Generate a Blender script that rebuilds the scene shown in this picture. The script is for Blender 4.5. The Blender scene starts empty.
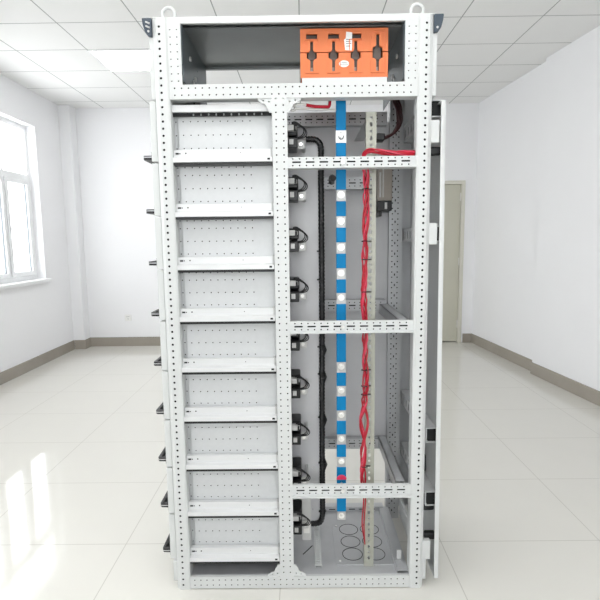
import bpy, bmesh, math, random
from mathutils import Vector, Matrix
from mathutils.geometry import delaunay_2d_cdt
random.seed(7)
S = bpy.context.scene
COL = S.collection
PI = math.pi

# ------------------------------------------------------------------ materials
def srgb(h):
    h = h.lstrip('#')
    c = [int(h[i:i+2], 16)/255 for i in (0, 2, 4)]
    return tuple(x/12.92 if x <= .04045 else ((x+.055)/1.055)**2.4 for x in c) + (1,)

def mat(name, col, rough=.5, metal=0., noise=0., nscale=40., spec=.5, bump=0., coat=0.):
    m = bpy.data.materials.new(name); m.use_nodes = True
    nt = m.node_tree; b = nt.nodes['Principled BSDF']
    c = srgb(col) if isinstance(col, str) else col
    b.inputs['Base Color'].default_value = c
    b.inputs['Roughness'].default_value = rough
    b.inputs['Metallic'].default_value = metal
    b.inputs['Specular IOR Level'].default_value = spec
    b.inputs['Coat Weight'].default_value = coat
    if noise or bump:
        tc = nt.nodes.new('ShaderNodeTexCoord')
        n = nt.nodes.new('ShaderNodeTexNoise'); n.inputs['Scale'].default_value = nscale; n.inputs['Detail'].default_value = 4
        nt.links.new(tc.outputs['Object'], n.inputs['Vector'])
        if noise:
            r = nt.nodes.new('ShaderNodeValToRGB')
            r.color_ramp.elements[0].position = .3; r.color_ramp.elements[1].position = .7
            r.color_ramp.elements[0].color = tuple(x*(1-noise) for x in c[:3])+(1,)
            r.color_ramp.elements[1].color = tuple(min(1, x*(1+noise)) for x in c[:3])+(1,)
            nt.links.new(n.outputs['Fac'], r.inputs['Fac']); nt.links.new(r.outputs['Color'], b.inputs['Base Color'])
        if bump:
            bp = nt.nodes.new('ShaderNodeBump'); bp.inputs['Strength'].default_value = bump; bp.inputs['Distance'].default_value = .002
            nt.links.new(n.outputs['Fac'], bp.inputs['Height']); nt.links.new(bp.outputs['Normal'], b.inputs['Normal'])
    return m

def tile_mat(name, base, line, px, py, ox, oy, w, rough, spec=.5, noise=.015):
    """flat tiles with thin joint lines, laid out in world metres"""
    m = bpy.data.materials.new(name); m.use_nodes = True
    nt = m.node_tree; b = nt.nodes['Principled BSDF']; L = nt.links.new
    g = nt.nodes.new('ShaderNodeNewGeometry'); sp = nt.nodes.new('ShaderNodeSeparateXYZ')
    L(g.outputs['Position'], sp.inputs[0])
    def M(op, a, bb=None):
        n = nt.nodes.new('ShaderNodeMath'); n.operation = op
        for i, v in enumerate((a, bb)):
            if v is None: continue
            if isinstance(v, (int, float)): n.inputs[i].default_value = v
            else: L(v, n.inputs[i])
        return n.outputs[0]
    def axis(out, p, o):
        t = M('DIVIDE', M('SUBTRACT', out, o), p)
        d = M('ABSOLUTE', M('SUBTRACT', M('FRACT', M('ADD', t, .5)), .5))
        return M('LESS_THAN', M('MULTIPLY', d, p), w/2)
    ln = M('MAXIMUM', axis(sp.outputs[0], px, ox), axis(sp.outputs[1], py, oy))
    nz = nt.nodes.new('ShaderNodeTexNoise'); nz.inputs['Scale'].default_value = 5; nz.inputs['Detail'].default_value = 5
    L(g.outputs['Position'], nz.inputs['Vector'])
    r = nt.nodes.new('ShaderNodeValToRGB'); c = srgb(base)
    r.color_ramp.elements[0].color = tuple(x*(1-noise) for x in c[:3])+(1,)
    r.color_ramp.elements[1].color = tuple(min(1, x*(1+noise)) for x in c[:3])+(1,)
    L(nz.outputs['Fac'], r.inputs['Fac'])
    mx = nt.nodes.new('ShaderNodeMix'); mx.data_type = 'RGBA'
    L(ln, mx.inputs['Factor']); L(r.outputs['Color'], mx.inputs[6]); mx.inputs[7].default_value = srgb(line)
    L(mx.outputs[2], b.inputs['Base Color'])
    b.inputs['Roughness'].default_value = rough; b.inputs['Specular IOR Level'].default_value = spec
    return m

def emit(name, col, s):
    m = bpy.data.materials.new(name); m.use_nodes = True
    nt = m.node_tree; nt.nodes.clear()
    o = nt.nodes.new('ShaderNodeOutputMaterial'); e = nt.nodes.new('ShaderNodeEmission')
    e.inputs[0].default_value = srgb(col); e.inputs[1].default_value = s
    nt.links.new(e.outputs[0], o.inputs[0]); return m

def glass_mat():
    m = bpy.data.materials.new('window_glass'); m.use_nodes = True
    nt = m.node_tree; nt.nodes.clear(); L = nt.links.new
    o = nt.nodes.new('ShaderNodeOutputMaterial'); t = nt.nodes.new('ShaderNodeBsdfTransparent'); g = nt.nodes.new('ShaderNodeBsdfGlossy')
    g.inputs['Roughness'].default_value = .02; t.inputs[0].default_value = (.95, .97, .97, 1)
    mx = nt.nodes.new('ShaderNodeMixShader'); mx.inputs[0].default_value = .06
    L(t.outputs[0], mx.inputs[1]); L(g.outputs[0], mx.inputs[2]); L(mx.outputs[0], o.inputs[0]); return m

M = dict(
    paint=mat('grey_paint', '#d3d5d4', .38, noise=.01, nscale=30),
    panel=mat('panel_paint', '#d0d2d3', .42, noise=.02, nscale=60, bump=.06),
    zinc=mat('zinc_sheet', '#c2c3c5', .42, .35, noise=.04, nscale=14),
    backp=mat('rear_sheet', '#d6d6d8', .5, .0, noise=.03, nscale=9),
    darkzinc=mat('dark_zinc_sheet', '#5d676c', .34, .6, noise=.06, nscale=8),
    roofm=mat('roof_sheet', '#8c908f', .36, .6, noise=.05, nscale=6),
    rail=mat('rail_steel', '#dcdddd', .3, .1),
    olive=mat('profile_coating', '#a9aa9e', .4, .1),
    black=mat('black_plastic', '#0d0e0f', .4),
    rubber=mat('black_conduit', '#141416', .45),
    capm=mat('slate_plastic', '#3d4854', .35),
    greyp=mat('grey_plastic', '#c9c9c7', .4),
    silver=mat('tinned_copper', '#bcbcbb', .5, .4, noise=.03, nscale=40),
    steel=mat('bolt_steel', '#e6e5e2', .28, .8),
    blue=mat('blue_sleeve', '#0079b0', .5, spec=.2),
    cavity=mat('hollow_shade_black', '#1b1c1d', .8),  # near-black; boxes of it behind punched holes paint in the shade of the hollow
    orange=mat('orange_moulding', '#e07a46', .45, noise=.015, nscale=30),
    insert=mat('brown_grey_insert', '#5c524c', .5),
    white=mat('white_label', '#f2f2f0', .5),
    ink=mat('label_ink', '#75777c', .6),
    red=mat('red_wire', '#b3122b', .35, noise=.12, nscale=60),
    red2=mat('rose_wire', '#d23f58', .3, noise=.08, nscale=60),
    pink=mat('pink_cap', '#e2375e', .4),
    dred=mat('dark_red_cable', '#3a0e12', .45, noise=.2, nscale=60),
    device=mat('taupe_plastic', '#a39a91', .45),
    chrome=mat('chrome', '#cfd0d2', .15, .95),
    wall=mat('white_emulsion', '#f6f6f8', .75, noise=.006, nscale=3, spec=.2),
    skirt=mat('skirting_stone', '#a19a90', .22, noise=.05, nscale=4),
    floor=tile_mat('floor_tiles', '#dedcd5', '#c4c1b9', .74, .592, -.82,   .307, .004, .06, .5),
    ceil=tile_mat('ceiling_tiles', '#f3f3f2', '#a9aba9', .635, .545, -.615, 2.235, .009, .8, .2),
    pvc=mat('white_window_frame', '#f1f2f3', .35),
    gasket=mat('grey_gasket', '#6f757a', .5),
    doorm=mat('door_leaf_paint', '#c9c7b8', .5, noise=.01, nscale=5),
    doorf=mat('door_frame_paint', '#d9d7cb', .5),
    lamp=emit('lamp_diffuser', '#ffffff', 9.0),
    glass=glass_mat(),
)

# ------------------------------------------------------------------ geometry helpers
ORG = {}
def mk(name, bm, m, parent=None, smooth=False, merge=True, bevel=0):
    """link bm (in world metres) as one mesh object whose origin is its base centre"""
    if merge: bmesh.ops.remove_doubles(bm, verts=bm.verts, dist=1e-6)
    bmesh.ops.recalc_face_normals(bm, faces=bm.faces)
    lo = Vector([min(v.co[i] for v in bm.verts) for i in range(3)]); hi = Vector([max(v.co[i] for v in bm.verts) for i in range(3)])
    o0 = Vector(((lo.x+hi.x)/2, (lo.y+hi.y)/2, lo.z))
    bmesh.ops.translate(bm, verts=bm.verts, vec=-o0)
    me = bpy.data.meshes.new(name); bm.to_mesh(me); bm.free()
    for mm in (m if isinstance(m, (list, tuple)) else [m]): me.materials.append(mm)
    if smooth:
        for p in me.polygons: p.use_smooth = True
        try: me.set_sharp_from_angle(angle=math.radians(40))
        except Exception: pass
    o = bpy.data.objects.new(name, me); COL.objects.link(o)
    if parent is not None:
        o.parent = parent; o.location = o0 - ORG[parent.name]
    else: o.location = o0
    ORG[o.name] = o0
    if bevel:
        b = o.modifiers.new('bevel', 'BEVEL'); b.width = bevel; b.segments = 2; b.limit_method = 'ANGLE'
    return o

def empty(name, loc):
    o = bpy.data.objects.new(name, None); COL.objects.link(o); o.location = loc; o.empty_display_size = .1
    ORG[o.name] = Vector(loc); return o

def tag(o, label=None, cat=None, group=None, kind=None):
    if label: o['label'] = label
    if cat: o['category'] = cat
    if group: o['group'] = group
    if kind: o['kind'] = kind
    return o

def B(): return bmesh.new()

def box(bm, x0, x1, y0, y1, z0, z1, mi=0):
    v = [bm.verts.new((x, y, z)) for x in (x0, x1) for y in (y0, y1) for z in (z0, z1)]
    for f in ((0, 1, 3, 2), (4, 6, 7, 5), (0, 4, 5, 1), (2, 3, 7, 6), (0, 2, 6, 4), (1, 5, 7, 3)):
        bm.faces.new([v[i] for i in f]).material_index = mi

def prism(bm, pts, f, a, b, mi=0):
    """extrude the closed 2d outline pts between a and b; f(u, v, w) -> xyz"""
    A = [bm.verts.new(f(u, v, a)) for u, v in pts]; Bv = [bm.verts.new(f(u, v, b)) for u, v in pts]
    n = len(pts)
    fs = [bm.faces.new(A), bm.faces.new(Bv[::-1])]
    for i in range(n): fs.append(bm.faces.new((A[i], Bv[i], Bv[(i+1) % n], A[(i+1) % n])))
    for x in fs: x.material_index = mi
    return fs

def tube(bm, pts, r, n=8, caps=True, mi=0):
    pts = [Vector(p) for p in pts]; rings = []; up = None
    for i, p in enumerate(pts):
        t = (pts[min(i+1, len(pts)-1)] - pts[max(i-1, 0)]).normalized()
        if up is None: up = t.orthogonal().normalized()
        up = (up - t*up.dot(t)).normalized(); s = t.cross(up)
        rr = r[i] if isinstance(r, (list, tuple)) else r
        rings.append([bm.verts.new(p + (up*math.cos(2*PI*k/n) + s*math.sin(2*PI*k/n))*rr) for k in range(n)])
    for a, b in zip(rings, rings[1:]):
        for k in range(n): bm.faces.new((a[k], a[(k+1) % n], b[(k+1) % n], b[k])).material_index = mi
    if caps: bm.faces.new(rings[0][::-1]).material_index = mi; bm.faces.new(rings[-1]).material_index = mi

def smooth_path(pts, n=8):
    P = [Vector(p) for p in pts]; out = []
    for i in range(len(P)-1):
        a, b, c, d = P[max(i-1, 0)], P[i], P[i+1], P[min(i+2, len(P)-1)]
        for k in range(n):
            t = k/n
            out.append(.5*((2*b)+(c-a)*t+(2*a-5*b+4*c-d)*t*t+(3*b-a-3*c+d)*t**3))
    out.append(P[-1]); return out

def cyl(bm, c, ax, r, h, n=16, mi=0):
    c = Vector(c); ax = Vector(ax).normalized()
    tube(bm, [c, c+ax*h], r, n, mi=mi)

def torus(bm, c, ax, R, r, n=20, k=8, a0=0, a1=2*PI):
    c = Vector(c); ax = Vector(ax).normalized(); u = ax.orthogonal().normalized(); w = ax.cross(u)
    full = abs(a1-a0-2*PI) < 1e-6
    rings = []
    for i in range(n if full else n+1):
        a = a0+(a1-a0)*i/n; d = u*math.cos(a)+w*math.sin(a)
        rings.append([bm.verts.new(c+d*(R+r*math.cos(2*PI*j/k))+ax*r*math.sin(2*PI*j/k)) for j in range(k)])
    for i in range(n):
        A, Bq = rings[i], rings[(i+1) % len(rings)]
        for j in range(k): bm.faces.new((A[j], A[(j+1) % k], Bq[(j+1) % k], Bq[j]))

def hole(cx, cy, rx, ry=None, n=8):
    """round hole, or an obround slot when rx != ry"""
    ry = rx if ry is None else ry; out = []
    r = min(rx, ry)
    for k in range(n):
        a = 2*PI*(k+.5)/n; c, s = math.cos(a), math.sin(a)
        out.append((cx + c*r + (rx-r)*(1 if c > 0 else -1), cy + s*r + (ry-r)*(1 if s > 0 else -1)))
    return out
def sq(cx, cy, rx, ry): return [(cx-rx, cy-ry), (cx+rx, cy-ry), (cx+rx, cy+ry), (cx-rx, cy+ry)]

def inside(p, poly):
    c = False; n = len(poly)
    for i in range(n):
        (x1, y1), (x2, y2) = poly[i], poly[(i+1) % n]
        if (y1 > p[1]) != (y2 > p[1]) and p[0] < (x2-x1)*(p[1]-y1)/(y2-y1)+x1: c = not c
    return c

def perf(bm, outline, holes, f, t, mi=0):
    """sheet of thickness t with real punched holes; f(u, v, w) -> xyz"""
    loops = [outline]+list(holes); vs = []; es = []
    for lp in loops:
        s = len(vs); vs += [Vector(p) for p in lp]; es += [(s+i, s+(i+1) % len(lp)) for i in range(len(lp))]
    V, E_, F, *_ = delaunay_2d_cdt(vs, es, [], 0, 1e-7)
    bbs = [(min(p[0] for p in h), max(p[0] for p in h), min(p[1] for p in h), max(p[1] for p in h), h) for h in holes]
    bbs.sort(key=lambda b: b[2])
    front = [bm.verts.new(f(v.x, v.y, 0)) for v in V]; back = [bm.verts.new(f(v.x, v.y, t)) for v in V]
    cnt = {}
    for tr in F:
        c = (sum(V[i].x for i in tr)/3, sum(V[i].y for i in tr)/3)
        if not inside(c, outline): continue
        if any(b[0] < c[0] < b[1] and b[2] < c[1] < b[3] and inside(c, b[4]) for b in bbs): continue
        bm.faces.new([front[i] for i in tr]).material_index = mi
        bm.faces.new([back[i] for i in reversed(tr)]).material_index = mi
        for i in range(3):
            a, b = tr[i], tr[(i+1) % 3]; k = (min(a, b), max(a, b)); cnt[k] = cnt.get(k, 0)+1
    for (a, b), n in cnt.items():
        if n == 1: bm.faces.new((front[a], front[b], back[b], back[a])).material_index = mi
    for v in list(front)+list(back):
        if not v.link_faces: bm.verts.remove(v)

def rect(u0, u1, v0, v1): return [(u0, v0), (u1, v0), (u1, v1), (u0, v1)]
def fr(a, b, n): return [a+(b-a)*i/(n-1) for i in range(n)]
def steps(a, b, p):
    n = int(round((b-a)/p)); return [a+p*i for i in range(n+1)]

# ------------------------------------------------------------------ the room
XL, XR, YB, YF, ZC = -3.03, 2.55, 4.72, -4.2, 3.125
def structure(o, label=None):
    o['kind'] = 'structure'
    if label: o['label'] = label
    return o

b = B(); box(b, XL-.3, XR+.3, YF-.2, YB+.3, -.1, 0); structure(mk('floor', b, M['floor']))
b = B(); box(b, XL-.3, XR+.3, YF-.2, YB+.3, ZC, ZC+.1); structure(mk('ceiling', b, M['ceil']))
WIN = [(2.44, 3.96), (-.9, .62)]  # the second opening is an added, unseen window for light from the left
FILL_WIN = (-1.3, 1.5)
ZW0, ZW1 = .985, 2.735
b = B()
fx = lambda u, v, w: (XL-w, u, v)
perf(b, rect(YF-.2, YB+.2, 0, ZC), [rect(a, c, ZW0, ZW1) for a, c in WIN], fx, .3)
structure(mk('wall_left', b, M['wall']))
RW = [(XR, YF-.2), (XR, 1.75), (2.40, 3.15), (2.45, 3.15), (2.31, YB), (2.31, YB+.2)]   # plan of the right wall: it narrows towards the back with one small step
b = B(); prism(b, RW+[(XR+.2, YB+.2), (XR+.2, YF-.2)], lambda u, v, w: (u, v, w), 0, ZC); structure(mk('wall_right', b, M['wall']))
DX0, DX1, DZ = 1.27, 2.165, 2.155
b = B(); fy = lambda u, v, w: (u, YB+w, v)
perf(b, [(XL-.2, 0), (DX0, 0), (DX0, DZ), (DX1, DZ), (DX1, 0), (XR+.2, 0), (XR+.2, ZC), (XL-.2, ZC)], [], fy, .18)
box(b, DX0-.02, DX1+.02, YB+.18, YB+.24, 0, DZ+.02); structure(mk('wall_back', b, M['wall']))  # slab added behind the door to stop outside light leaking in
b = B(); perf(b, rect(XL-.2, XR+.2, 0, ZC), [rect(FILL_WIN[0], FILL_WIN[1], ZW0, ZW1)], lambda u, v, w: (u, YF-w, v), .2); structure(mk('wall_front', b, M['wall']))
b = B(); box(b, XL, XL+.145, YB-.17, YB, 0, ZC); structure(mk('trim_1', b, M['wall']), 'white corner pier where the left and back walls meet')
t, h = .014, .122
b = B(); box(b, XL, XL+t, YF, YB-.17-t, 0, h); structure(mk('baseboard_left', b, M['skirt'], bevel=.002))
b = B(); box(b, XL+t, XL+.145+t, YB-.17-t, YB-.17, 0, h); box(b, XL+.145, XL+.145+t, YB-.17, YB-t, 0, h)
box(b, XL+.145, DX0-.02, YB-t, YB, 0, h); box(b, DX1+.02, 2.296, YB-t, YB, 0, h)
structure(mk('baseboard_back', b, M['skirt'], bevel=.002))
b = B()
prism(b, [(XR-t, YF), (XR-t, 1.75), (2.40-t, 3.15), (2.401, 3.15), (XR+.001, 1.75), (XR+.001, YF)], lambda u, v, w: (u, v, w), 0, h)
prism(b, [(2.45-t, 3.15), (2.31-t, YB), (2.311, YB), (2.451, 3.15)], lambda u, v, w: (u, v, w), 0, h)
structure(mk('baseboard_right', b, M['skirt'], bevel=.002))

# windows: frame deep in the reveal, upper fixed lights, side-hung sashes below
def window(i, y0, y1, F=None):
    """F maps (across, up, outwards) to the room; the left wall by default"""
    F = F or (lambda u, v, w: (XL-w, u, v))
    r = empty('window_%d' % i, F((y0+y1)/2, ZW0, .1)); structure(r)
    zt = 2.15; e = .055; n = max(2, int(round((y1-y0-2*e)/.47))); cw = (y1-y0-2*e)/n
    g = .0125
    cols = [(y0+e+cw*k+(g if k else 0), y0+e+cw*(k+1)-(g if k < n-1 else 0)) for k in range(n)]
    def bx(u0, u1, v0, v1, w0, w1, b):
        (xa, ya, za), (xb, yb, zb) = F(u0, v0, w0), F(u1, v1, w1)
        box(b, min(xa, xb), max(xa, xb), min(ya, yb), max(ya, yb), za, zb)
    b = B()
    perf(b, rect(y0, y1, ZW0, ZW1), [rect(a, c, ZW0+e, zt-.03) for a, c in cols]+[rect(a, c, zt+.035, ZW1-e) for a, c in cols], lambda u, v, w: F(u, v, .1+w), .055)
    mk('window_frame', b, M['pvc'], r)
    b = B(); bx(y0-.05, y1+.05, ZW0-.03, ZW0+.004, -.045, .1, b); mk('window_sill', b, M['pvc'], r, bevel=.003)
    for k, (a, c) in enumerate(cols):
        b = B(); bx(a, c, zt+.035, ZW1-e, .13, .136, b); mk('pane', b, M['glass'], r)
        p, q = a+.003, c-.003; v0, v1 = ZW0+e+.004, zt-.034; f = .045
        b = B(); perf(b, rect(p, q, v0, v1), [rect(p+f, q-f, v0+f, v1-f)], lambda u, v, w: F(u, v, .085+w), .05)
        s_ = mk('sash', b, M['pvc'], r, bevel=.003)
        b = B(); perf(b, rect(p+f-.006, q-f+.006, v0+f-.006, v1-f+.006), [rect(p+f+.003, q-f-.003, v0+f+.003, v1-f-.003)], lambda u, v, w: F(u, v, .1+w), .02); mk('gasket', b, M['gasket'], s_)
        b = B(); bx(p+f, q-f, v0+f, v1-f, .118, .124, b); mk('pane', b, M['glass'], s_)
        yy = p+.023
        b = B(); bx(yy-.012, yy+.012, 1.51, 1.58, .073, .085, b); bx(yy-.008, yy+.008, 1.555, 1.575, .045, .073, b); bx(yy-.009, yy+.009, 1.45, 1.575, .04, .053, b); mk('window_handle', b, M['pvc'], s_, bevel=.002)
for i, (a, c) in enumerate(WIN): window(i+1, a, c)
window(3, FILL_WIN[0], FILL_WIN[1], lambda u, v, w: (u, YF-w, v))  # added unseen window behind the camera, to light the cabinet interior

# the door in the back wall
r = empty('door_1', ((DX0+DX1)/2, YB+.05, 0)); structure(r)
b = B(); w = .045
perf(b, [(DX0, 0), (DX0+w, 0), (DX0+w, DZ-w), (DX1-w, DZ-w), (DX1-w, 0), (DX1, 0), (DX1, DZ), (DX0, DZ)], [], lambda u, v, q: (u, YB-.012+q, v), .12)
mk('door_frame', b, M['doorf'], r)
b = B(); box(b, DX0+w+.003, DX1-w-.003, YB+.03, YB+.07, .012, DZ-w-.003); lf = mk('door_leaf', b, M['doorm'], r, bevel=.002)
for z in (.25, 1.1, 1.95):
    b = B(); cyl(b, (DX1-w-.004, YB+.022, z-.05), (0, 0, 1), .009, .1, 10); mk('hinge', b, M['steel'], lf)
b = B(); box(b, DX0+.08, DX0+.12, YB+.022, YB+.03, .95, 1.13); tube(b, [(DX0+.1, YB+.03, 1.05), (DX0+.1, YB-.025, 1.05), (DX0+.22, YB-.025, 1.05)], .009); mk('door_handle', b, M['chrome'], lf)

# wall socket
o = empty('wall_socket', (-2.35, YB-.005, .345)); tag(o, 'small white square wall socket low on the back wall', 'socket')
b = B(); box(b, -2.395, -2.305, YB-.009, YB, .345, .432); mk('face_plate', b, M['white'], o, bevel=.003)
for dx, dz in ((-.012, .02), (.012, .02), (0, -.012)):
    b = B(); box(b, -2.35+dx-.003, -2.35+dx+.003, YB-.0105, YB-.009, .385+dz-.006, .385+dz+.006); mk('socket_slot', b, M['gasket'], o)

# ceiling lights
def clight(x, y, label):
    o = empty('ceiling_light', (x, y, ZC-.012)); tag(o, label, 'ceiling light')
    b = B(); perf(b, rect(x-.31, x+.31, y-.27, y+.27), [rect(x-.296, x+.296, y-.256, y+.256)], lambda u, v, w: (u, v, ZC-.012+w), .012); mk('light_frame', b, M['pvc'], o)
    b = B(); box(b, x-.296, x+.296, y-.256, y+.256, ZC-.008, ZC-.002); mk('diffuser', b, M['lamp'], o)
clight(-1.567, 3.05, 'bright flat square light panel in the ceiling left of the cabinet top')
for x, y, l in ((-1.567, .855, 'added unseen ceiling light panel over the left of the cabinet'), (.335, -.78, 'added unseen ceiling light panel just in front of the cabinet'),
                (-.935, -.78, 'added unseen ceiling light panel in front of the cabinet on the left'), (-1.567, -3.0, 'added unseen ceiling light panel by the front wall on the left'),
                (.97, -3.0, 'added unseen ceiling light panel by the front wall on the right')):
    clight(x, y, l)  # panels added out of view to light the cabinet and room

# ------------------------------------------------------------------ the switchgear cabinet
CAB = empty('switchgear_cabinet', (0, .275, 0))
tag(CAB, 'tall open light grey switchgear cabinet with perforated frame and nine stacked compartments', 'electrical cabinet')
P = lambda n, b, m, **k: mk(n, b, [M[x] for x in m] if isinstance(m, tuple) else M[m], CAB, **k)
D = .555
HP = .025
FY = lambda y: (lambda u, v, w: (u, y+w, v))

def front_post(s):
    b = B()
    X = lambda u: s*u
    perf(b, rect(.453, .486, 0, 2.2), [hole(.475, z, .0047) for z in steps(.02, 2.18, HP)], lambda u, v, w: (s*u, w, v), .002)
    prism(b, [(.486, 0), (.5, .010), (.5, .05), (.446, .05), (.446, .004), (.453, 0), (.453, .002), (.448, .005), (.448, .048), (.498, .048), (.498, .011), (.486, .002)],
          lambda u, v, w: (s*u, v, w), 0, 2.2)
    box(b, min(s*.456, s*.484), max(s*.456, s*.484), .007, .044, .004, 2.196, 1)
    return P('post', b, ('paint', 'cavity'))
front_post(-1); front_post(1)
def rear_post(s):
    b = B()
    hs = [hole(x, z, .0035) for z in steps(.03, 2.18, HP) for x in (.452, .478)] + [hole(.465, z+.0125, .003, .006) for z in steps(.03, 2.15, .05)]
    perf(b, rect(.436, .494, 0, 2.2), hs, lambda u, v, w: (s*u, .505+w, v), .002)
    box(b, min(s*.494, s*.5), max(s*.494, s*.5), .505, .55, 0, 2.2); box(b, min(s*.436, s*.439), max(s*.436, s*.439), .507, .55, 0, 2.2)
    box(b, min(s*.436, s*.494), max(s*.436, s*.494), .548, .55, 0, 2.2)
    box(b, min(s*.494, s*.56), max(s*.494, s*.56), .551, .555, .04, 1.9)
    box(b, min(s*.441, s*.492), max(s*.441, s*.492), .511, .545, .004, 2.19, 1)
    return P('post', b, ('zinc', 'cavity'))
rear_post(-1); rear_post(1)
# middle post, two columns of holes
b = B()
perf(b, rect(-.079, -.024, .054, 1.922), [hole(x, z, .0032) for z in steps(.072, 1.91, HP) for x in (-.0645, -.0375)], FY(.001), .002)
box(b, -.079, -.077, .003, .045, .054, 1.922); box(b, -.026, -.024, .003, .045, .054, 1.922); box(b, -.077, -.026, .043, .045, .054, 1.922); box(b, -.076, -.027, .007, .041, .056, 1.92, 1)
P('post', b, ('paint', 'cavity'))

def beam(x0, x1, z0, z1, y, dep, rows, slots=False, m='paint', lip=False, xo=None, flip=False):
    b = B(); hs = []
    xs = steps(x0+.018, x1-.012, HP) if xo is None else steps(xo, x1-.01, HP)
    if slots:
        xs = [x for x in xs if x < x1-.008]
        for r_ in rows: hs += [hole(x, r_, .003) for x in xs]
        zc = sum(rows)/len(rows); hs += [hole(x, zc, .0165, .0033) for x in [x0+.032+.05*i for i in range(40)] if x < x1-.02]
    else:
        for r_ in rows: hs += [hole(x, r_, .0031) for x in xs if x < x1-.008]
    perf(b, rect(x0, x1, z0, z1), hs, FY(y), .002)
    box(b, x0, x1, y+.002, y+dep, z1-.003, z1); box(b, x0, x1, y+.002, y+dep, z0, z0+.003); box(b, x0, x1, y+dep-.002, y+dep, z0+.003, z1-.003)
    if lip: box(b, x0, x1, y-.018, y, z0, z0+.005)
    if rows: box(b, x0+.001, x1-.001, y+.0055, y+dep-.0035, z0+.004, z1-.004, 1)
    return P('beam', b, (m, 'cavity'))
beam(-.446, .446, 2.18, 2.2, .003, .012, [])                                   # roof edge
beam(-.446, .446, 1.922, 1.972, .001, .047, [1.936, 1.960])
beam(-.446, .446, .004, .054, .001, .014, [.018, .040])
for z0, z1 in ((1.672, 1.714), (1.06, 1.105), (.398, .444)):
    beam(-.024, .446, z0, z1, .004, .036 if z0 > 1.5 else .014, [z0+.012, z0+.036], True, lip=True)
for z0, z1 in ((1.932, 1.99), (1.645, 1.70), (1.07, 1.125), (.378, .428), (.03, .07)):
    beam(-.42, .42, z0, z1, .49, .04, [z0+.014, z0+.042], True, 'zinc')
# corner plates beside the posts of the top compartment
for s in (-1, 1):
    b = B(); perf(b, rect(.399, .446, 1.972, 2.18), [hole(x, z, .0026) for z in steps(1.985, 2.17, HP) for x in (.413, .437)], lambda u, v, w: (s*u, .002+w, v), .003)
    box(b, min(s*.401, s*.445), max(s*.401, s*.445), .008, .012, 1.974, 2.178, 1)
    P('corner_plate', b, ('paint', 'cavity'))
    b = B(); fs = lambda u, v, w: (s*(.395+w), u, v)
    hs = [hole(.26, z, .004) for z in steps(2.0, 2.1, .025)]
    perf(b, rect(.006, .45, 1.985, 2.178), hs, fs, .002); sp_ = P('side_panel', b, 'darkzinc')
    for y, z in ((.12, 2.10), (.2, 2.05), (.235, 2.035), (.17, 2.03)):
        b = B(); cyl(b, (s*.395, y, z), (-s, 0, 0), .009, .006, 10); mk('hole_light_disc', b, M['silver'], sp_)  # bright discs stand for light seen through holes in the panel
# roof sheet with a hanging rear flange
b = B(); box(b, -.4, .4, .048, .45, 2.180, 2.184); box(b, -.4, .4, .447, .45, 2.166, 2.18); box(b, -.4, .4, .435, .447, 2.166, 2.169); P('roof_lining', b, 'roofm')
b = B(); box(b, -.505, .505, 0.006, D, 2.2, 2.204); P('roof', b, 'paint')
# outer top side covers and rounded end caps of the roof edge
for s in (-1, 1):
    b = B(); box(b, min(s*.5, s*.516), max(s*.5, s*.516), .012, D, 1.925, 2.15); P('side_cover', b, 'paint', bevel=.003)
    b = B(); prism(b, [(.501, 2.2), (.535, 2.2), (.533, 2.18), (.526, 2.155), (.515, 2.139), (.501, 2.137)], lambda u, v, w: (s*u, w, v), 0.0, D)
    c = P('corner_cap', b, 'capm', bevel=.003)
    b = B(); cyl(b, (s*.512, -.002, 2.154), (0, 1, 0), .004, .004, 10); mk('cap_screw', b, M['greyp'], c)
    if s < 0:
        for z in (2.166, 2.18):
            b = B(); tube(b, [(-.507, -.001, z), (-.521, -.001, z+.006)], .003, 6); mk('cap_rib', b, M['greyp'], c)
    b = B(); torus(b, (s*.4455, .03, 2.222), (0, 1, 0), .0225, .0062, 24, 10); cyl(b, (s*.4455, .03, 2.2), (0, 0, 1), .014, .006, 16); P('lifting_eye', b, 'paint', smooth=True)
# rear and side sheets
b = B(); box(b, -.42, .42, .535, .538, .40, 1.955); box(b, .42, .436, .535, .538, .40, 1.955); box(b, -.436, -.42, .535, .538, .40, 1.955); P('back_panel', b, 'backp')
b = B(); box(b, -.42, -.16, .538, .541, .05, .4); P('back_panel', b, 'backp')  # unseen lower left sheet, added to keep the interior dark
b = B(); box(b, -.082, -.079, .05, .5, .06, 1.92); P('partition', b, 'zinc')
# right-hand depth bars
for z in (1.06, .395):
    b = B(); box(b, .392, .43, .042, .505, z, z+.003); box(b, .392, .395, .042, .505, z, z+.045); box(b, .427, .43, .042, .505, z, z+.045)
    box(b, .392, .43, .042, .505, z+.042, z+.045); P('depth_bar', b, 'zinc')
# curved gussets at the ends of the middle post
def gusset(x, z, sx, sz):
    pts = [(0, 0), (.05, 0), (.05, .008), (.042, .011), (.036, .018), (.026, .019), (.02, .026), (.019, .034), (.012, .042), (.01, .05), (0, .05)]
    b = B(); perf(b, pts, [hole(.01, .012, .003), hole(.03, .008, .003)], lambda u, v, w: (x+sx*u, .0045+w, z+sz*v), .003); P('gusset', b, 'paint')
gusset(-.079, 1.922, -1, -1); gusset(-.024, 1.922, 1, -1); gusset(-.079, .054, -1, 1); gusset(-.024, .054, 1, 1)

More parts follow.
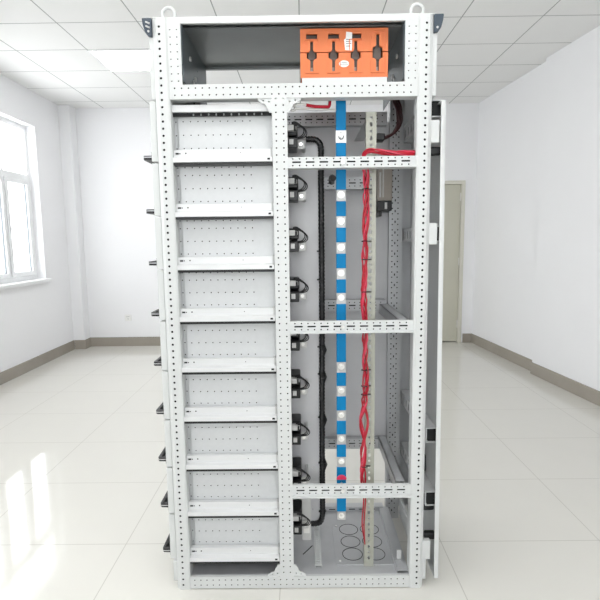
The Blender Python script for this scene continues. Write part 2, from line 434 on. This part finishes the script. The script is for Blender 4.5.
# nine compartments: perforated wall, guide rail and the drawer front seen edge-on at the left
ZB = [1.704-.198*k for k in range(9)]
def rail_profile(z, top=.045):
    return [(.048, z+top), (.026, z+top), (.026, z+.019), (.006, z+.014), (.006, z-.003), (.012, z-.003), (.012, z+.01), (.03, z+.013), (.03, z+top-.003), (.048, z+top-.003)]
for k, z in enumerate(ZB):
    zt = 1.90 if k == 0 else ZB[k-1]
    b = B()
    xs = [-.441+.0277*i for i in range(11)]
    hs = [hole(x, zt+.002-d, .0026) for d in (.018, .047, .096, .144) for x in xs]
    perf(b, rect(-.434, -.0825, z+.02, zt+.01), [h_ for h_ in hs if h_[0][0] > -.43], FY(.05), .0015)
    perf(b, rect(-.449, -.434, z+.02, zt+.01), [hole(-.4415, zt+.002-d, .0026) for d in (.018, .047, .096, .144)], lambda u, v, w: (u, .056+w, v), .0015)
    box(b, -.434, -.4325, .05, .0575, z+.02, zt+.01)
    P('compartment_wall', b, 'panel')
    b = B(); box(b, -.434, -.0825, .062, .066, z+.03, zt); box(b, -.449, -.434, .07, .074, z+.03, zt); box(b, -.449, -.0825, .074, .48, z+.004, z+.007); P('drawer_tray', b, 'cavity')  # dark sheets close behind the wall paint the shade in its holes
    b = B(); prism(b, rail_profile(z), lambda u, v, w: (w, u, v), -.4475, -.0805)
    rl = P('guide_rail', b, 'rail', bevel=.001)
    for x, zz, w_, h_, y in ((-.434, z+.031, .006, .003, .0252), (-.424, z+.031, .002, .002, .0252), (-.402, z+.032, .0024, .0024, .0252), (-.2, z+.032, .0015, .0015, .0252), (-.094, z+.006, .005, .0035, .0052)):
        b = B(); box(b, x-w_, x+w_, y, y+.002, zz-h_, zz+h_); mk('rail_slot', b, M['black'], rl)
    b = B(); box(b, -.4475, -.081, .010, .048, z-.013, z-.0035); mk('lip_shade', b, M['black'], rl)  # black strip paints in the shadow line under the rail lip
    b = B(); box(b, -.088, -.0845, .02, .048, z+.02, z+.05); mk('end_stop', b, M['greyp'], rl)
    b = B(); box(b, -.528, -.504, .02, .52, z+.003, (1.921 if k == 0 else ZB[k-1]-.003)); box(b, -.504, -.5, .06, .5, z+.02, zt-.02)
    dr = P('drawer', b, 'paint', bevel=.003)
    # handle: black loop with a closed floor and a bright trim on its near edge
    zz = z+.026
    b = B()
    out = [(-.528, .045), (-.562, .047), (-.568, .054), (-.568, .185), (-.562, .195), (-.528, .215)]
    prism(b, out, lambda u, v, w: (u, v, w), zz-.012, zz-.007)
    ri = [(-.528, .058), (-.554, .06), (-.556, .063), (-.556, .178), (-.553, .184), (-.528, .2)]
    prism(b, [(-.528, .045), (-.562, .047), (-.568, .054), (-.568, .185), (-.562, .195), (-.528, .215), (-.528, .2), (-.553, .184), (-.556, .178), (-.556, .063), (-.554, .06), (-.528, .058)], lambda u, v, w: (u, v, w), zz-.007, zz+.003)
    box(b, -.534, -.528, .04, .22, zz-.02, zz+.016)
    hd = mk('handle', b, M['black'], dr)
    b = B(); box(b, -.564, -.529, .0435, .0455, zz-.005, zz-.0005); mk('handle_trim', b, M['chrome'], hd)
# rail above the top compartment
b = B(); box(b, -.4475, -.0805, .02, .05, 1.882, 1.907); P('guide_rail', b, 'rail', bevel=.001)
b = B(); perf(b, rect(-.4475, -.0825, 1.868, 1.883), [hole(-.37+.028*i, 1.875, .003, .0045) for i in range(10)], FY(.032), .002); P('slotted_strip', b, 'cavity')
b = B(); box(b, -.516, -.5, .012, .5, .03, .118); P('side_cover', b, 'paint', bevel=.003)
b = B(); box(b, .5, .515, .012, .5, .03, .12); P('side_cover', b, 'paint', bevel=.003)

# distribution wall behind the plug connectors
b = B(); perf(b, rect(-.077, .094, .148, 1.80), [hole(.06, z, .003) for z in steps(.2, 1.78, .198)], FY(.25), .004)
box(b, .091, .094, .254, .262, .148, 1.80); P('distribution_wall', b, 'backp')
b = B(); box(b, .012, .05, .15, .16, .115, .34); box(b, .012, .015, .16, .25, .115, .34); P('terminal_cover', b, 'greyp')
b = B(); cyl(b, (.031, .15, .165), (0, -1, 0), .009, .006, 12); box(b, .018, .044, .146, .15, .15, .183); P('terminal_bolt', b, 'steel')

# slotted vertical profile at the wiring
b = B(); hs = [hole(.289, z, .0048, .0085 if i % 2 == 0 else .005) for i, z in enumerate(steps(.09, 1.86, .025))]
perf(b, rect(.27, .309, .05, 1.885), hs, FY(.065), .002)
box(b, .27, .272, .067, .09, .05, 1.885); box(b, .307, .309, .067, .09, .05, 1.885)
P('slotted_profile', b, 'olive')
b = B(); box(b, .27, .309, .067, .49, 1.86, 1.863); P('bracket', b, 'zinc')

# floor plate and gland plate with knock-outs
b = B(); box(b, -.446, .446, .016, .5, .044, .05); fp = P('floor_plate', b, 'zinc')
b = B(); perf(b, rect(.153, .43, .074, .37), [hole(x, y, .0015) for x in (.163, .415) for y in (.085, .36)], lambda u, v, w: (u, v, .0535-w), .0035)
gp = P('gland_plate', b, 'zinc')
for x in (.229, .327):
    for y in (.325, .231, .142):
        b = B(); n = 32
        o_ = [(x+.0445*math.cos(2*PI*i/n), y+.0435*math.sin(2*PI*i/n)) for i in range(n)]; i_ = [(x+.0415*math.cos(2*PI*i/n), y+.0405*math.sin(2*PI*i/n)) for i in range(n)]
        perf(b, o_, [i_], lambda u, v, w: (u, v, .0542-w), .001)
        mk('knockout', b, M['black'], gp)
for x, y in ((.172, .095), (.405, .095), (.172, .352)):
    b = B(); cyl(b, (x, y, .0535), (0, 0, 1), .005, .003, 10); mk('plate_screw', b, M['white'], gp)
b = B(); perf(b, rect(.064, .094, .06, .34), [sq(.079, y, .009, .0022) for y in steps(.075, .33, .014)], lambda u, v, w: (u, v, .062-w), .003)
box(b, .064, .066, .06, .34, .05, .059); box(b, .092, .094, .06, .34, .05, .059); P('mounting_strip', b, 'paint')
b = B(); n = 28
perf(b, [(-.30+.05*math.cos(2*PI*i/n), .18+.05*math.sin(2*PI*i/n)) for i in range(n)], [[(-.30+.045*math.cos(2*PI*i/n), .18+.045*math.sin(2*PI*i/n)) for i in range(n)]], lambda u, v, w: (u, v, .0512-w), .001)
mk('knockout', b, M['black'], fp)
b = B(); prism(b, [(.012, .148), (.016, .146), (.058, .207), (.054, .209)], lambda u, v, w: (u, v, w), .05, .0508); mk('slot', b, M['black'], fp)
b = B(); perf(b, rect(.398, .446, .0175, .5), [hole(.405, y, .0022) for y in steps(.03, .49, .016)], lambda u, v, w: (u, v, .066-w), .002)
box(b, .398, .4, .0175, .5, .05, .064); P('floor_rail', b, 'zinc')
b = B(); box(b, .412, .43, .09, .1, .066, .105); P('floor_clip', b, 'paint')

# rear door at the right, seen from its edge, with stiffeners inside
DOORL = math.radians(-.42)
def lean(o_bm):
    bmesh.ops.rotate(o_bm, verts=o_bm.verts, cent=(.54, .25, 1.9), matrix=Matrix.Rotation(DOORL, 3, 'Y'))
    return o_bm
b = B(); box(b, .545, .549, .0, .56, .043, 1.907); box(b, .532, .549, 0, .004, .043, 1.907); box(b, .532, .549, .556, .56, .043, 1.907)
box(b, .532, .545, .004, .556, .043, .047); box(b, .532, .545, .004, .556, 1.903, 1.907)
dr = mk('door', lean(b), M['paint'], CAB, bevel=.0015)
for z in (1.86, 1.40, .60, .33):
    b = B(); perf(b, rect(.045, .545, z, z+.06), [hole(y, z+.03, .011, .021) for y in steps(.10, .5, .055)], lambda u, v, w: (.504+w, u, v), .003)
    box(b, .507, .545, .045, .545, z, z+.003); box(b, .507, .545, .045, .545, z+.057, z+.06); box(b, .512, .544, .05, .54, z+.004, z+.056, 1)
    mk('stiffener', lean(b), [M['rail'], M['cavity']], dr)
for z, y0, y1 in ((.40, .2, .34), (.30, .06, .17), (1.72, .03, .06), (.19, .03, .055)):
    b = B(); box(b, .50, .545, y0, y1, z, z+.075 if y1-y0 > .05 else z+.03); mk('latch', lean(b), M['black'], dr, bevel=.006)
for z in (1.8, 1.43, .16):
    b = B(); box(b, .499, .53, .008, .03, z-.04, z+.04); box(b, .5, .515, .012, .04, z-.03, z+.03); P('hinge', b, 'paint', bevel=.002)

# ------------------------------------------------------------------ things inside the cabinet
# blue busbar
BX0, BX1 = .157, .195; bc = .176
o = empty('busbar', (bc, .07, .256)); tag(o, 'flat vertical busbar in bright blue sleeves with bare bolted joints between', 'busbar')
b = B(); box(b, BX0+.0015, BX1-.0015, .0705, .0765, .256, 1.98); mk('copper_bar', b, M['silver'], o)
joints = [1.797, 1.58, 1.48, 1.38, 1.28, 1.183, .906, .808, .706, .605, .509, .272]
edges = [1.97]+[e for j in joints for e in (j+.0215, j-.0215)]
for i in range(0, len(edges)-1, 2):
    b = B(); box(b, BX0, BX1, .068, .079, edges[i+1], edges[i]); mk('insulating_sleeve', b, M['blue'], o, bevel=.002)
for j in joints:
    b = B(); cyl(b, (bc, .0705, j+.003), (0, -1, 0), .0125, .002, 16); w_ = mk('washer', b, M['steel'], o)
    b = B(); cyl(b, (bc, .0685, j+.003), (0, -1, 0), .0072, .008, 6); mk('bolt', b, M['steel'], w_)
b = B(); box(b, BX0-.001, BX1+.001, .0665, .0695, 1.775, 1.82); q = mk('square_tab', b, M['white'], o)
b = B(); torus(b, (bc, .066, 1.796), (0, 1, 0), .0085, .0018, 16, 6); tube(b, [(bc-.004, .0655, 1.79), (bc+.001, .0655, 1.8), (bc-.001, .0655, 1.812)], .0016, 6); mk('bolt_mark', b, M['ink'], q)
b = B(); prism(b, [(bc+.021*math.cos(PI*i/12), .436+.02*math.sin(PI*i/12)) for i in range(13)], lambda u, v, w: (u, w, v), .06, .0685); mk('marker_cap', b, M['pink'], o, bevel=.003)
for z in (1.693, 1.082, .42):
    b = B(); cyl(b, (bc, .0035, z), (0, -1, 0), .0075, .006, 6); cyl(b, (bc, .0035, z), (0, 1, 0), .004, .066, 8); mk('fixing_bolt', b, M['steel'], o)
b = B(); tube(b, smooth_path([(bc-.03, .17, 1.642), (bc-.034, .1, 1.65), (bc-.03, .07, 1.645)], 5), .012, 10); mk('cable_end', b, M['black'], o, smooth=True)

# orange insulating block over the top beam
OX0, OX1, OY0, OY1, OZ0, OZ1 = .026, .347, .05, .17, 2.004, 2.175
o = empty('busbar_holder', ((OX0+OX1)/2, .11, 1.972)); tag(o, 'orange moulded insulating block with four dark slots above the top beam', 'insulator')
b = B(); box(b, .031, .344, .049, .165, 1.972, 2.004); mk('mounting_bracket', b, M['paint'], o)
SX = [.068, .148, .229, .309]
zs = 2.091
def shell(z0, z1, cuts, top):
    b = B()
    perf(b, cuts, [], FY(OY0), .012)
    return b
def half(up):
    pts_u = []; x0, x1 = OX0, OX1
    # split line with notches where the slots cross it
    zq = zs+(.0035 if up else 0.); line = [(x0, zq)]
    for i, x in enumerate(SX):
        w1 = .0185; w2 = .0056
        if up:
            top = 2.132 if i < 3 else 2.154; c = 2.097 if i < 3 else 2.112
            line += [(x-w1, zq), (x-w1, c-.003), (x-w2-.003, c), (x-w2, c+.006), (x-w2, top), (x+w2, top), (x+w2, c+.006), (x+w2+.003, c), (x+w1, c-.003), (x+w1, zq)]
        else:
            bot = 2.027; c = 2.070
            line += [(x-w1, zs), (x-w1, c+.003), (x-w2-.002, c-.003), (x-w2, c-.008), (x-w2, bot), (x+w2, bot), (x+w2, c-.008), (x+w2+.002, c-.003), (x+w1, c+.003), (x+w1, zs)]
    line += [(x1, zq)]
    hs = []
    if up:
        out = line + [(x1, OZ1), (x0, OZ1)]
        hs = [sq(x, 2.1485, .02, .0088) for x in SX[:3]]
    else:
        out = [(x0, OZ0), (x1, OZ0)] + line[::-1]
    b = B(); perf(b, out, hs, FY(OY0), .01)
    z0, z1 = (zs+.003, OZ1) if up else (OZ0, zs+.0015)
    box(b, x0, x0+.005, OY0+.01, OY1, z0, z1); box(b, x1-.005, x1, OY0+.01, OY1, z0, z1); box(b, x0+.005, x1-.005, OY1-.005, OY1, z0, z1)
    if up: box(b, x0+.005, x1-.005, OY0+.01, OY1-.005, OZ1-.006, OZ1)
    else: box(b, x0+.005, x1-.005, OY0+.01, OY1-.005, OZ0, OZ0+.006)
    # raised borders round each slot
    for i, x in enumerate(SX):
        e = .025
        if up:
            zt_ = 2.162 if i == 3 else 2.137
            for xx in (x-e, x+e-.0025): box(b, xx, xx+.0025, OY0-.003, OY0, zs+.008, zt_)
            box(b, x-e, x+e, OY0-.003, OY0, zt_-.002, zt_)
        else:
            for xx in (x-e, x+e-.0025): box(b, xx, xx+.0025, OY0-.003, OY0, 2.022, zs-.004)
            box(b, x-e, x+e, OY0-.003, OY0, 2.02, 2.022)
    return b
up = mk('upper_shell', half(True), M['orange'], o, merge=False); mk('lower_shell', half(False), M['orange'], o, merge=False)
for i, x in enumerate(SX):
    b = B(); box(b, x-.014, x+.014, .066, .15, 2.072, 2.106 if i < 3 else 2.11); box(b, x-.02, x+.02, .069, .15, 2.022, 2.072); box(b, x-.02, x+.02, .069, .15, 2.106, 2.162)
    mk('slot_insert', b, M['insert'], o)
    b = B(); box(b, x-.004, x+.004, .062, .069, 2.03, 2.044); mk('contact_tip', b, M['device'], o)
b = B(); perf(b, [(.19, 2.1), (.214, 2.098), (.216, 2.16), (.194, 2.163), (.192, 2.14), (.186, 2.135)], [], FY(OY0-.001), .001)
st = mk('sticker', b, M['white'], o)
b = B()
for i, z in enumerate((2.135, 2.128, 2.121, 2.112)): box(b, .193, .212-.003*(i % 2), .0484, .0491, z, z+.0022)
mk('printed_line', b, M['ink'], st)
b = B(); prism(b, [(.186+.019*math.cos(2*PI*i/20), 2.052+.012*math.sin(2*PI*i/20)) for i in range(20)], lambda u, v, w: (u, w, v), .049, .05)
st = mk('sticker', b, M['white'], o)
b = B(); box(b, .172, .2, .0484, .0491, 2.0495, 2.0515); box(b, .176, .196, .0484, .0491, 2.0545, 2.0565); mk('printed_line', b, M['ink'], st)

# red wire bundle
o = empty('red_wire_bundle', (.268, .045, .2)); tag(o, 'bundle of twisted red wires lying on the upper beam and hanging beside the slotted profile', 'wires')
NW = 7
def bundle_path():
    pts = [(.445, .03, 1.727), (.40, .022, 1.726), (.35, .024, 1.728), (.31, .022, 1.734), (.28, .024, 1.737), (.262, .034, 1.727), (.264, .046, 1.70), (.268, .049, 1.65)]
    z = 1.6
    while z > .37: pts.append((.266+.004*math.sin(z*9), .049, z)); z -= .05
    return smooth_path(pts, 5)
base = bundle_path()
for w_ in range(NW):
    ph = 2*PI*w_/NW; out = []; run = 0
    end = len(base) if w_ < 5 else len(base)
    for i, p in enumerate(base[:end]):
        if i: run += (base[i]-base[i-1]).length
        t_ = (base[min(i+1, len(base)-1)]-base[max(i-1, 0)]).normalized()
        n1 = Vector((0, 1, 0)); n1 = (n1-t_*n1.dot(t_)).normalized(); n2 = t_.cross(n1)
        z = p.z
        loose = .0058+.0042*abs(math.sin(run*11+w_))+(.006 if .60 < z < .80 else 0)*abs(math.sin((z-.6)/.2*PI))
        if abs((z*10) % 2-1) > .85 and z < 1.6: loose *= .7
        a = ph+run*(24+5*math.sin(w_*1.7))
        q_ = p+n1*math.cos(a)*loose*.75+n2*math.sin(a)*loose*(1.1 if z < 1.69 else .8)
        if z > 1.69 and q_.z < 1.7185: q_.z = 1.7185
        if q_.y > .0605: q_.y = .0605
        out.append(q_)
    b = B(); tube(b, out, .0031, 6); mk('wire', b, M['red2' if w_ in (1, 4) else 'red'], o, smooth=True)
for x0 in (.262, .270):
    b = B(); tube(b, smooth_path([(x0, .05, .45), (x0+.003, .052, .35), (x0-.003, .05, .25), (.272, .06, .16), (.283, .12, .09)], 6), .0025, 6); mk('wire', b, M['red'], o, smooth=True)
for z in (1.60, 1.405, 1.335, 1.21, 1.05, .9, .835, .80, .50):
    b = B(); torus(b, (.266, .049, z), (0, .1, 1), .0125, .0019, 16, 6); box(b, .276, .292, .05, .053, z-.0025, z+.0025); mk('cable_tie', b, M['black'], o)

# dark red cables behind the right corner
o = empty('dark_red_cables', (.43, .32, 1.8)); tag(o, 'dark red cable bundle dropping from the top compartment in the right rear corner', 'cables')
path = smooth_path([(.38, .36, 2.16), (.40, .34, 2.12), (.425, .32, 2.06), (.424, .31, 2.0), (.437, .30, 1.95), (.440, .30, 1.90), (.425, .30, 1.865), (.40, .30, 1.845), (.372, .30, 1.835)], 8)
for k in range(5):
    b = B(); out = []
    for i, p in enumerate(path):
        a = 2*PI*k/5+i*.12
        out.append(p+Vector((math.cos(a)*.008, math.sin(a)*.007, math.cos(a)*.005)))
    tube(b, out, .0058, 7); mk('cable', b, M['dred'], o, smooth=True)
b = B(); box(b, .335, .375, .27, .33, 1.822, 1.85); mk('plug', b, M['black'], o, bevel=.004)

# taupe terminal device on the back panel
o = empty('terminal_unit', (.39, .45, 1.51)); tag(o, 'grey brown terminal unit with black plug on the rear right panel', 'terminal unit')
b = B(); box(b, .357, .425, .42, .535, 1.585, 1.742); mk('housing', b, M['device'], o, bevel=.003)
for x0, x1, zt_ in ((.366, .374, 1.71), (.38, .386, 1.73)):
    b = B(); box(b, x0, x1, .416, .421, 1.60, zt_); mk('rib', b, M['greyp'], o)
b = B(); box(b, .36, .425, .425, .535, 1.54, 1.585); box(b, .367, .38, .43, .535, 1.515, 1.54); q = mk('plug', b, M['black'], o, bevel=.003)
b = B(); box(b, .392, .403, .423, .426, 1.548, 1.577); mk('plug_label', b, M['greyp'], q)
o.location.x += .010

# black corrugated conduit along the distribution wall
o = empty('corrugated_conduit', (.105, .25, .12)); tag(o, 'black corrugated conduit running full height along the edge of the grey inner wall', 'conduit')
cp = smooth_path([(.045, .236, 1.822), (.075, .236, 1.822), (.096, .236, 1.812), (.106, .236, 1.785), (.106, .236, 1.70), (.107, .236, 1.4), (.107, .236, 1.1), (.105, .236, .8), (.104, .236, .5), (.104, .236, .25), (.103, .236, .18), (.094, .236, .15), (.075, .236, .14), (.04, .236, .139)], 40)
rs = []; run = 0
for i, p in enumerate(cp):
    if i: run += (cp[i]-cp[i-1]).length
dense = [cp[0]]; step = .0028
for a_, b_ in zip(cp, cp[1:]):
    n_ = max(1, int((b_-a_).length/step))
    for k in range(1, n_+1): dense.append(a_.lerp(b_, k/n_))
ded = [dense[0]]
for p in dense[1:]:
    if (p-ded[-1]).length > .0024: ded.append(p)
b = B(); tube(b, ded, [.013 if i % 4 < 2 else .0118 for i in range(len(ded))], 9); mk('hose', b, M['rubber'], o)
for z in (1.365, 1.245, .955, .835, .64, .43, .2):
    b = B(); torus(b, (.105, .236, z), (0, 0, 1), .0145, .002, 16, 6); box(b, .086, .094, .228, .234, z-.003, z+.003); mk('conduit_clip', b, M['black'], o)
for z in (.94, .82, .625, .42):
    b = B(); tube(b, [(.11, .236, z+.03), (.116, .236, z), (.11, .236, z-.03)], [.006, .011, .006], 8); mk('hose_joint', b, M['rubber'], o, smooth=True)

# red insulated cable with a lug under the top beam
o = empty('lug_cable', (.06, .15, 1.88)); tag(o, 'short red sleeved cable with ring lug just below the top beam', 'cable')
b = B(); torus(b, (-.004, .03, 1.893), (0, 1, 0), .009, .004, 18, 8); tube(b, smooth_path([(.002, .03, 1.902), (.02, .03, 1.907), (.05, .04, 1.906)], 4), .0042, 8); mk('ring_lug', b, M['steel'], o, smooth=True)
b = B(); tube(b, smooth_path([(.045, .04, 1.906), (.08, .05, 1.903), (.115, .06, 1.904), (.13, .065, 1.906), (.134, .07, 1.92), (.136, .075, 1.95)], 5), .006, 8); mk('red_sleeve', b, M['red'], o, smooth=True)
b = B(); tube(b, [(.0, .035, 1.893), (.156, .065, 1.893)], .0045, 8); mk('rod', b, M['steel'], o)

# plug connectors, one beside each compartment
def connector():
    z = ZB[0]+.079
    o = empty('plug_connector', (-.006, .14, z-.02))
    b = B(); box(b, -.06, .011, .09, .20, z-.021, z+.019); mk('socket', b, M['black'], o, bevel=.003)
    b = B(); box(b, -.02, -.004, .086, .091, z-.008, z+.012); mk('contact_window', b, M['greyp'], o, bevel=.001)
    b = B(); box(b, .011, .039, .13, .139, z-.018, z+.016); box(b, .03, .042, .139, .25, z-.014, z+.018); tb = mk('terminal_tab', b, M['greyp'], o, bevel=.002)
    b = B(); cyl(b, (.024, .13, z-.001), (0, -1, 0), .0075, .007, 6); mk('bolt', b, M['steel'], tb)
    za = z+.042
    b = B(); box(b, -.06, .012, .11, .21, za-.015, za+.03); box(b, -.02, .006, .20, .248, za-.05, za+.01); mk('plug_housing', b, M['black'], o, bevel=.006)
    b = B(); box(b, -.05, -.002, .085, .112, za+.001, za+.022); cyl(b, (-.004, .096, za+.011), (1, 0, 0), .008, .012, 12); mk('plug', b, M['greyp'], o, bevel=.002)
    b = B(); box(b, -.002, .006, .083, .112, za+.002, za+.018); mk('plug_clip', b, M['black'], o, bevel=.002)
    for k in range(3):
        e = .034+.005*k
        b = B(); tube(b, smooth_path([(-.01, .095, za+.026+.003*k), (.008, .092, za+.024+.004*k), (e, .09, za+.008-.003*k), (e-.002, .095, za-.012-.004*k), (.012, .10, za-.022-.003*k), (-.03, .105, za-.020-.003*k)], 6), .0021, 6)
        mk('wire_loop', b, M['rubber'], o, smooth=True)
    return o
c0 = connector()
ords = ['topmost', 'second from the top', 'third from the top', 'fourth from the top', 'middle one', 'fourth from the bottom', 'third from the bottom', 'second from the bottom', 'lowest']
def tagc(o, k):
    tag(o, 'black plug connector with looped wires, %s of nine beside the middle post' % ords[k], 'connector', 'plug connectors along the middle post')
tagc(c0, 0)
kids = list(c0.children)
for k in range(1, 9):
    r_ = c0.copy(); COL.objects.link(r_); r_.location.z += ZB[k]-ZB[0]; tagc(r_, k)
    for ch in kids:
        d = ch.copy(); COL.objects.link(d); d.parent = r_
        for g in ch.children:
            e = g.copy(); COL.objects.link(e); e.parent = d

# ------------------------------------------------------------------ light and camera
W = bpy.data.worlds.new('sky'); S.world = W; W.use_nodes = True
bg = W.node_tree.nodes['Background']; bg.inputs[0].default_value = (1, .99, 1, 1); bg.inputs[1].default_value = 5.5
for a, c in WIN:          # daylight portals in the window openings
    l = bpy.data.lights.new('window_portal', 'AREA'); l.shape = 'RECTANGLE'; l.size = ZW1-ZW0; l.size_y = c-a; l.cycles.is_portal = True
    lo = bpy.data.objects.new('window_portal', l); COL.objects.link(lo); lo.location = (XL-.28, (a+c)/2, (ZW0+ZW1)/2); lo.rotation_euler = (0, -PI/2, 0)
l = bpy.data.lights.new('window_portal', 'AREA'); l.shape = 'RECTANGLE'; l.size = FILL_WIN[1]-FILL_WIN[0]; l.size_y = ZW1-ZW0; l.cycles.is_portal = True
lo = bpy.data.objects.new('window_portal', l); COL.objects.link(lo); lo.location = ((FILL_WIN[0]+FILL_WIN[1])/2, YF-.19, (ZW0+ZW1)/2); lo.rotation_euler = (PI/2, 0, 0)

th = (0.02653, -1.84008, 1.41449, -0.00645, 0.12276, 0.01176); F = 490.
yaw, pit, rol = th[3:]
fwd = Vector((math.sin(yaw)*math.cos(pit), math.cos(yaw)*math.cos(pit), -math.sin(pit)))
rt = Vector((math.cos(yaw), -math.sin(yaw), 0)); dn = fwd.cross(rt)
r2 = rt*math.cos(rol)+dn*math.sin(rol); d2 = -rt*math.sin(rol)+dn*math.cos(rol)
cam = bpy.data.cameras.new('camera'); co = bpy.data.objects.new('camera', cam); COL.objects.link(co)
cam.sensor_width = 36; cam.sensor_fit = 'HORIZONTAL'; cam.lens = F/600*36; cam.clip_start = .05; cam.clip_end = 200
mw = Matrix((( r2.x, -d2.x, -fwd.x, th[0]), (r2.y, -d2.y, -fwd.y, th[1]), (r2.z, -d2.z, -fwd.z, th[2]), (0, 0, 0, 1)))
co.matrix_world = mw
S.camera = co
vs = S.view_settings; vs.view_transform = 'Standard'; vs.look = 'None'; vs.gamma = 1; vs.use_curve_mapping = False
vs.exposure = 0.42
